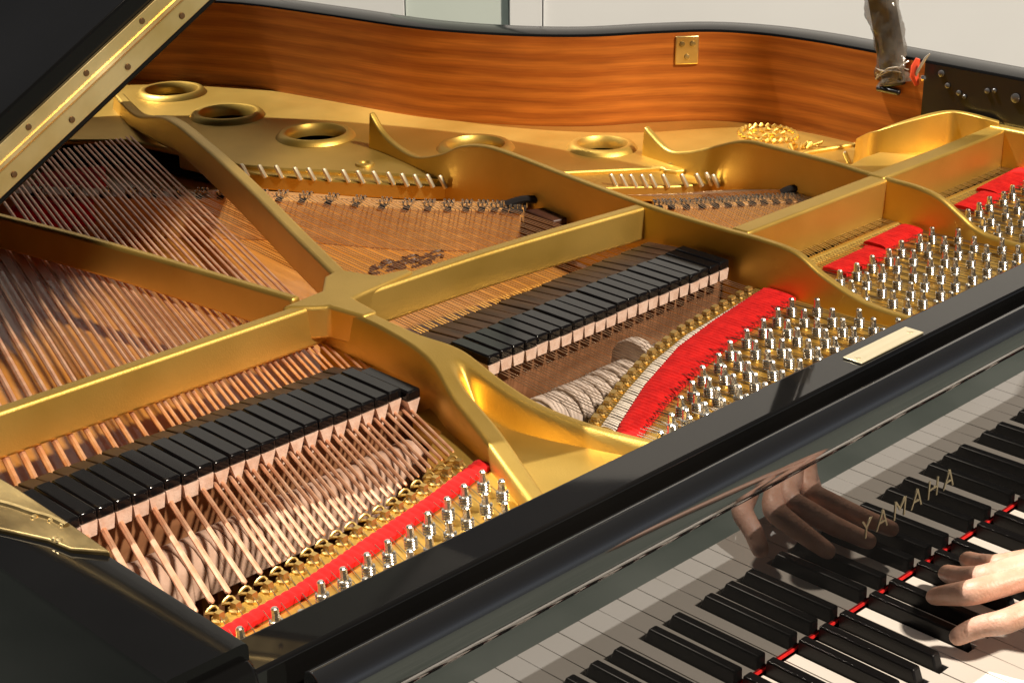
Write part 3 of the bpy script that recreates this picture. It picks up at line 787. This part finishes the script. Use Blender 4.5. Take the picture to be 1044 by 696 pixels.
# ---- lid with its folded front flap
TH=math.radians(30.5); LX,LZ=-577,258
def lid_pt(s,y,n): return Vector((LX+s*math.cos(TH)-n*math.sin(TH), y, LZ+s*math.sin(TH)+n*math.cos(TH)))
def slab(poly,n0,n1):
    mb=MB(); mb.prism(poly,n0,n1); mb.v=[lid_pt(v.x,v.y,v.z) for v in mb.v]; return mb
lp=[(0,412),(1487,412),(1487,560),(1472,660),(1430,745),(1365,826),(1290,874),(1222,950),(1180,1040),(1155,1180),(1126,1310),(1082,1400),(1030,1480),(950,1570),(840,1645),(700,1690),(520,1700),(300,1682),(120,1625),(20,1540),(0,1480)]
lid=slab(lp,-3,20.3).build('lid','lid_lacquer',piano,bevel=2)
fl=slab([(0,413),(1487,413),(1487,560),(1470,680),(1430,760),(1360,830),(0,830)],21,48).build('lid_flap','lid_lacquer',lid,bevel=2.5)
hb=slab([(20,409.6),(1470,409.6),(1470,412.4),(20,412.4)],3,19.6).build('hinge_leaf','brass',lid,bevel=.4)
hb2=slab([(20,409.2),(1470,409.2),(1470,412.6),(20,412.6)],22,33.5).build('hinge_leaf','brass',lid,bevel=.4)
mb=MB(); mb.tube([lid_pt(20,408.6,20.8),lid_pt(1470,408.6,20.8)],2.2,10); mb.build('hinge_knuckle','brass',lid)
for k in range(24):
    s=64+k*58
    for n_,d in ((9.5,0),(28.5,29)):
        p=lid_pt(s+d,409.2,n_); mb=MB(); mb.lathe(p,[(2.5,0),(2.2,.7),(.7,1.0)],10,axis=(0,-1,0)); mb.build('hinge_screw','dark_screw',lid)

# ---- brass lid hinge on the bass rim
zz=TOP+1.2
hp=[U(u,v,zz) for u,v in ((-20,478),(12,496),(65,531),(104,558),(113,564),(100,563.5),(72,561.5),(49,552),(22,546),(-20,537))]
mb=MB(); mb.prism([(p.x,p.y) for p in hp],TOP-2,TOP+3); lh=mb.build('lid_hinge','old_brass',piano,bevel=1.2)
mb=MB(); mb.tube(smooth_path([U(u,v,TOP+3) for u,v in ((-20,508),(10,515),(34,523),(52,528),(68,536))],5),[2.2]*21,7); mb.build('hinge_knuckle','old_brass',lh)
for u,v in ((35,527),(52,530),(64,535),(56,549),(60,551)):
    c=U(u,v,TOP+3); mb=MB(); mb.ball(c,2.4,(1,1,.7)); mb.build('hinge_pin','brass',lh)

# ---- lid prop wrapped in film, its bracket and tag; fittings on the treble cheek
def UX(u, v, x):
    d = ray(u, v); t = (x-CPOS.x)/d.x
    return CPOS + d*t
pb=UX(912,76,838); pd=(UX(899,0,838)-pb).normalized(); sd=Vector((0,pd.z,-pd.y)); td=Vector((1,0,0))
def bar(a,b_,w,t):
    return [a+sd*w+td*t,a-sd*w+td*t,a-sd*w-td*t,a+sd*w-td*t],[b_+sd*w+td*t,b_-sd*w+td*t,b_-sd*w-td*t,b_+sd*w-td*t]
A_,B_=bar(pb-pd*14,pb+pd*800,15,9); mb=MB(); mb.hexa(A_,B_); prop=mb.build('lid_prop','satin_black',piano,bevel=3)
mb=MB(); V=[];F=[];NN=30;MM=110
rs=random.Random(5)
ph=[rs.uniform(0,6.28) for _ in range(8)]
for i in range(MM+1):
    t=i/MM; c=pb+pd*(t*420-10)
    for k in range(NN):
        a=2*math.pi*k/NN
        r1=21+1.8*math.sin(a*2+i*.21+ph[0])+1.5*math.sin(a*3-i*.33+ph[1])+1.2*math.sin(a*5+i*.8+ph[2])+1.0*math.sin(i*.47+3*math.sin(a+ph[3])+1.7*math.sin(i*.19))+rs.uniform(-.9,.9)
        if i<9: r1+=(9-i)*.75*math.sin(a*4+i*.9)+(9-i)*.35
        V.append(c+sd*(r1*math.cos(a))+td*(r1*.66*math.sin(a)))
for i in range(MM):
    for k in range(NN): F.append((i*NN+k,i*NN+(k+1)%NN,(i+1)*NN+(k+1)%NN,(i+1)*NN+k))
mb.add(V,F); mb.build('film_wrap','plastic_film',prop,angle=28)
mb=MB()
for q in range(3):
    a0=rs.uniform(0,6.28); c=pb+pd*(2+q*4)
    mb.tube([c+sd*((24+2*math.sin(k*1.7+q))*math.cos(a0+k*.35))+td*((17+2*math.cos(k*1.3+q))*math.sin(a0+k*.35))+pd*(4*math.sin(k*.8+q)) for k in range(15)],[.3+.9*abs(math.sin(k*.9)) for k in range(15)],5)
mb.build('film_hem','film_edge',prop)
mb=MB(); mb.tube([UX(936,60,822),UX(933,68,820),UX(932,78,819),UX(935,87,820)],[3,5,5.5,3],7); mb.build('red_tag','red_tag',prop)
mb=MB(); mb.tube([UX(931,84,818),UX(936,72,817),UX(944,59,818),UX(948,55,819)],[1.2,2.0,1.8,.8],6); mb.build('cord_end','film_edge',prop)
mb=MB(); mb.ball(UX(941,80,820),4.2); mb.build('prop_screw','nickel_pin',prop)
mb=MB(); mb.box(828,835.5,460,494,205,212); mb.build('prop_bracket','satin_black',piano,bevel=3)
for (y,z,r) in ((408,241,5),(398,228,4),(382,222,4),(374,219,3.2),(345,231,4),(336,233,3.4),(308,229,7)):
    mb=MB(); mb.lathe((836,y,z),[(r*.8,-.2),(r*.8,2),(r*.5,3),(.4,3.2)],12,axis=(-1,0,0)); mb.build('cheek_screw','grey_screw',piano)
# brass catch plate on the inside of the bentside
cq=None
for i in range(len(inner)-1):
    pass
def rim_hit(u,v):
    d=ray(u,v); best=None
    for a,c in zip(inner,inner[1:]):
        ex_,ey_=c[0]-a[0],c[1]-a[1]; den=d.x*(-ey_)+d.y*ex_
        if abs(den)<1e-9: continue
        t=((a[0]-CPOS.x)*(-ey_)+(a[1]-CPOS.y)*ex_)/den
        s=((CPOS.x+d.x*t-a[0])*ex_+(CPOS.y+d.y*t-a[1])*ey_)/(ex_**2+ey_**2)
        if t>0 and -.001<=s<=1.001:
            p=CPOS+d*t
            if p.y>500 and (best is None or t>best[0]): best=(t,p,Vector((ex_,ey_,0)).normalized())
    return best[1],best[2]
c1,tg=rim_hit(700,51); nrm=Vector((tg.y,-tg.x,0))
if nrm.dot(CPOS-c1)<0: nrm=-nrm
wv=(rim_hit(712,51)[0]-rim_hit(688,51)[0]).length/2; zc=rim_hit(700,51)[0].z; hh=abs(rim_hit(700,37)[0].z-rim_hit(700,66)[0].z)/2
def cp(a,h,o_): return c1+tg*a+Vector((0,0,h-c1.z+zc))+nrm*o_
mb=MB(); mb.hexa([cp(-wv,-hh,.2),cp(wv,-hh,.2),cp(wv,hh,.2),cp(-wv,hh,.2)],[cp(-wv,-hh,3.2),cp(wv,-hh,3.2),cp(wv,hh,3.2),cp(-wv,hh,3.2)])
cpl=mb.build('catch_plate','brass',rim,bevel=2.4,seg=3)
for a,h in ((-.45,.45),(.45,.45),(0,-.45)):
    mb=MB(); mb.lathe(cp(a*wv,h*hh,3),[(4,0),(3.4,1.5),(.6,2)],10,axis=nrm); mb.build('catch_screw','old_brass',cpl)

# ------------------------------------------------------------------ the player's left hand
def make_hand():
    pts=[];edges=[];rad=[]
    def P(p,r): pts.append(W(p)); rad.append(r*.00110); return len(pts)-1
    def chain(ps,start):
        pr=start
        for p,r in ps:
            k=P(p,r); edges.append((pr,k)); pr=k
        return pr
    T=lambda u,v,z: U(u,v,z)
    wrist=P(Vector((205,-255,72)),24)
    palm=P(Vector((192,-205,70)),20); edges.append((wrist,palm))
    m5=P(Vector((155,-165,52)),11.5); edges.append((palm,m5))
    m4=P(Vector((171,-158,60)),12.5); edges.append((palm,m4))
    m3=P(Vector((189,-155,64)),13); edges.append((palm,m3))
    m2=P(Vector((207,-158,62)),12.5); edges.append((palm,m2))
    chain([(Vector((143,-142,49)),9.4),(T(1022,635,40),9.8),(T(1000,637,33),8.6),(T(983,645,23),8.2),(T(968,653,14),6.6)],m5)
    chain([(Vector((163,-125,60)),9.8),(T(990,604,53),10.6),(T(966,606,34),8.5),(T(948,608,17),6.9)],m4)
    chain([(Vector((177,-120,65)),10),(T(1000,590,57),10.7),(T(978,588,35),8.6),(T(962,583,17),7)],m3)
    chain([(Vector((193,-124,63)),9.8),(T(1013,578,55),10.2),(T(996,574,34),8.4),(T(984,569,16),6.8)],m2)
    th=P(Vector((228,-195,56)),14); edges.append((palm,th))
    chain([(Vector((236,-168,42)),11.5),(Vector((226,-145,30)),10.2),(Vector((212,-122,15)),8)],th)
    chain([(Vector((215,-310,78)),26),(Vector((235,-420,95)),33),(Vector((250,-520,110)),40)],wrist)
    me=bpy.data.meshes.new('person'); me.from_pydata(pts,edges,[])
    o=bpy.data.objects.new('person',me); COL.objects.link(o)
    sk=o.modifiers.new('skin','SKIN'); sk.branch_smoothing=.35; sk.use_smooth_shade=True
    for k,v in enumerate(me.skin_vertices[0].data): v.radius=(rad[k],rad[k]*.92); v.use_root=(k==wrist)
    ss=o.modifiers.new('sub','SUBSURF'); ss.levels=2; ss.render_levels=2
    bpy.context.view_layer.update()
    dg=bpy.context.evaluated_depsgraph_get()
    m2=bpy.data.meshes.new_from_object(o.evaluated_get(dg))
    o.modifiers.clear(); o.data=m2
    m2.materials.clear(); m2.materials.append(MATS['skin'])
    for p in m2.polygons: p.use_smooth=True; p.material_index=0
    o['label']='hand of the person playing, fingers curved over the black keys'; o['category']='person'
    return o
person=make_hand()

# ------------------------------------------------------------------ setting
def top(o,label,cat): o['label']=label; o['category']=cat
mb=MB(); mb.box(-9000,9000,-9000,9000,-FLOOR-60,-FLOOR)
fl=mb.build('floor','paving',None); fl['kind']='structure'
# pale panel wall behind the piano, square to the line of sight
fw=Vector((math.sin(CYAW),math.cos(CYAW),0)); rt=Vector((math.cos(CYAW),-math.sin(CYAW),0))
D=4300.0; wc=CPOS+fw*D
def wx(u): 
    d=ray(u,20); h=Vector((d.x,d.y,0)); return (d.dot(rt)/d.dot(fw))*D
wall=bpy.data.objects.new('panel_wall',None); COL.objects.link(wall); wall.location=W((wc.x,wc.y,-FLOOR)); top(wall,'pale grey panelled wall with upright joints behind the piano','wall')
def board(u0,u1,mat,off=0,gap=3):
    a,b_=wx(u0)+gap,wx(u1)-gap; mb=MB()
    p=[wc+rt*a-fw*off,wc+rt*b_-fw*off,wc+rt*b_+fw*40,wc+rt*a+fw*40]
    mb.prism([(q.x,q.y) for q in p],-FLOOR,1900)
    return mb.build('wall_board',mat,wall,bevel=2)
board(-500,298,'wall_white'); board(298,413,'wall_grey',gap=1.5); board(413,519,'wall_green',off=-12,gap=1); board(519,553,'wall_white',off=14,gap=1); board(553,1700,'wall_white',gap=2)
mb=MB(); p=[wc+rt*wx(-520)+fw*42,wc+rt*wx(1720)+fw*42,wc+rt*wx(1720)+fw*90,wc+rt*wx(-520)+fw*90]
mb.prism([(q.x,q.y) for q in p],-FLOOR,1900); mb.build('backing','wall_grey',wall)

# ------------------------------------------------------------------ light
wd=bpy.data.worlds.new('World'); scene.world=wd; wd.use_nodes=True
nt=wd.node_tree; bg=nt.nodes['Background']
sky=nt.nodes.new('ShaderNodeTexSky'); sky.sky_type='NISHITA'; sky.sun_disc=False
el=math.asin(SUN_DIR.z); az=math.atan2(SUN_DIR.x,SUN_DIR.y)
sky.sun_elevation=el; sky.sun_rotation=az
sky.air_density=.2; sky.dust_density=.3; sky.ozone_density=1.0
hs=nt.nodes.new('ShaderNodeHueSaturation'); hs.inputs['Saturation'].default_value=.35
nt.links.new(sky.outputs[0],hs.inputs['Color']); nt.links.new(hs.outputs[0],bg.inputs[0]); bg.inputs[1].default_value=.05
sl=bpy.data.lights.new('sun','SUN'); sl.energy=5.0; sl.angle=math.radians(.5); sl.color=(1,.95,.88)
so_=bpy.data.objects.new('sun',sl); COL.objects.link(so_); so_.rotation_euler=(-SUN_DIR).to_track_quat('-Z','Y').to_euler(); so_.location=(2,3,5)
# warm area lamp high in front of the keyboard, the second light direction
LD=Vector((.16,-1,1.25)).normalized(); lpos=W((150,300,150))+LD*12
al=bpy.data.lights.new('front_lamp','AREA'); al.shape='DISK'; al.size=.8; al.energy=2250; al.color=(1,.86,.70)
ao=bpy.data.objects.new('front_lamp',al); COL.objects.link(ao); ao.location=lpos; ao.rotation_euler=(-LD).to_track_quat('-Z','Y').to_euler()
scene.view_settings.view_transform='Standard'; scene.view_settings.look='None'; scene.view_settings.exposure=.08; scene.view_settings.gamma=1
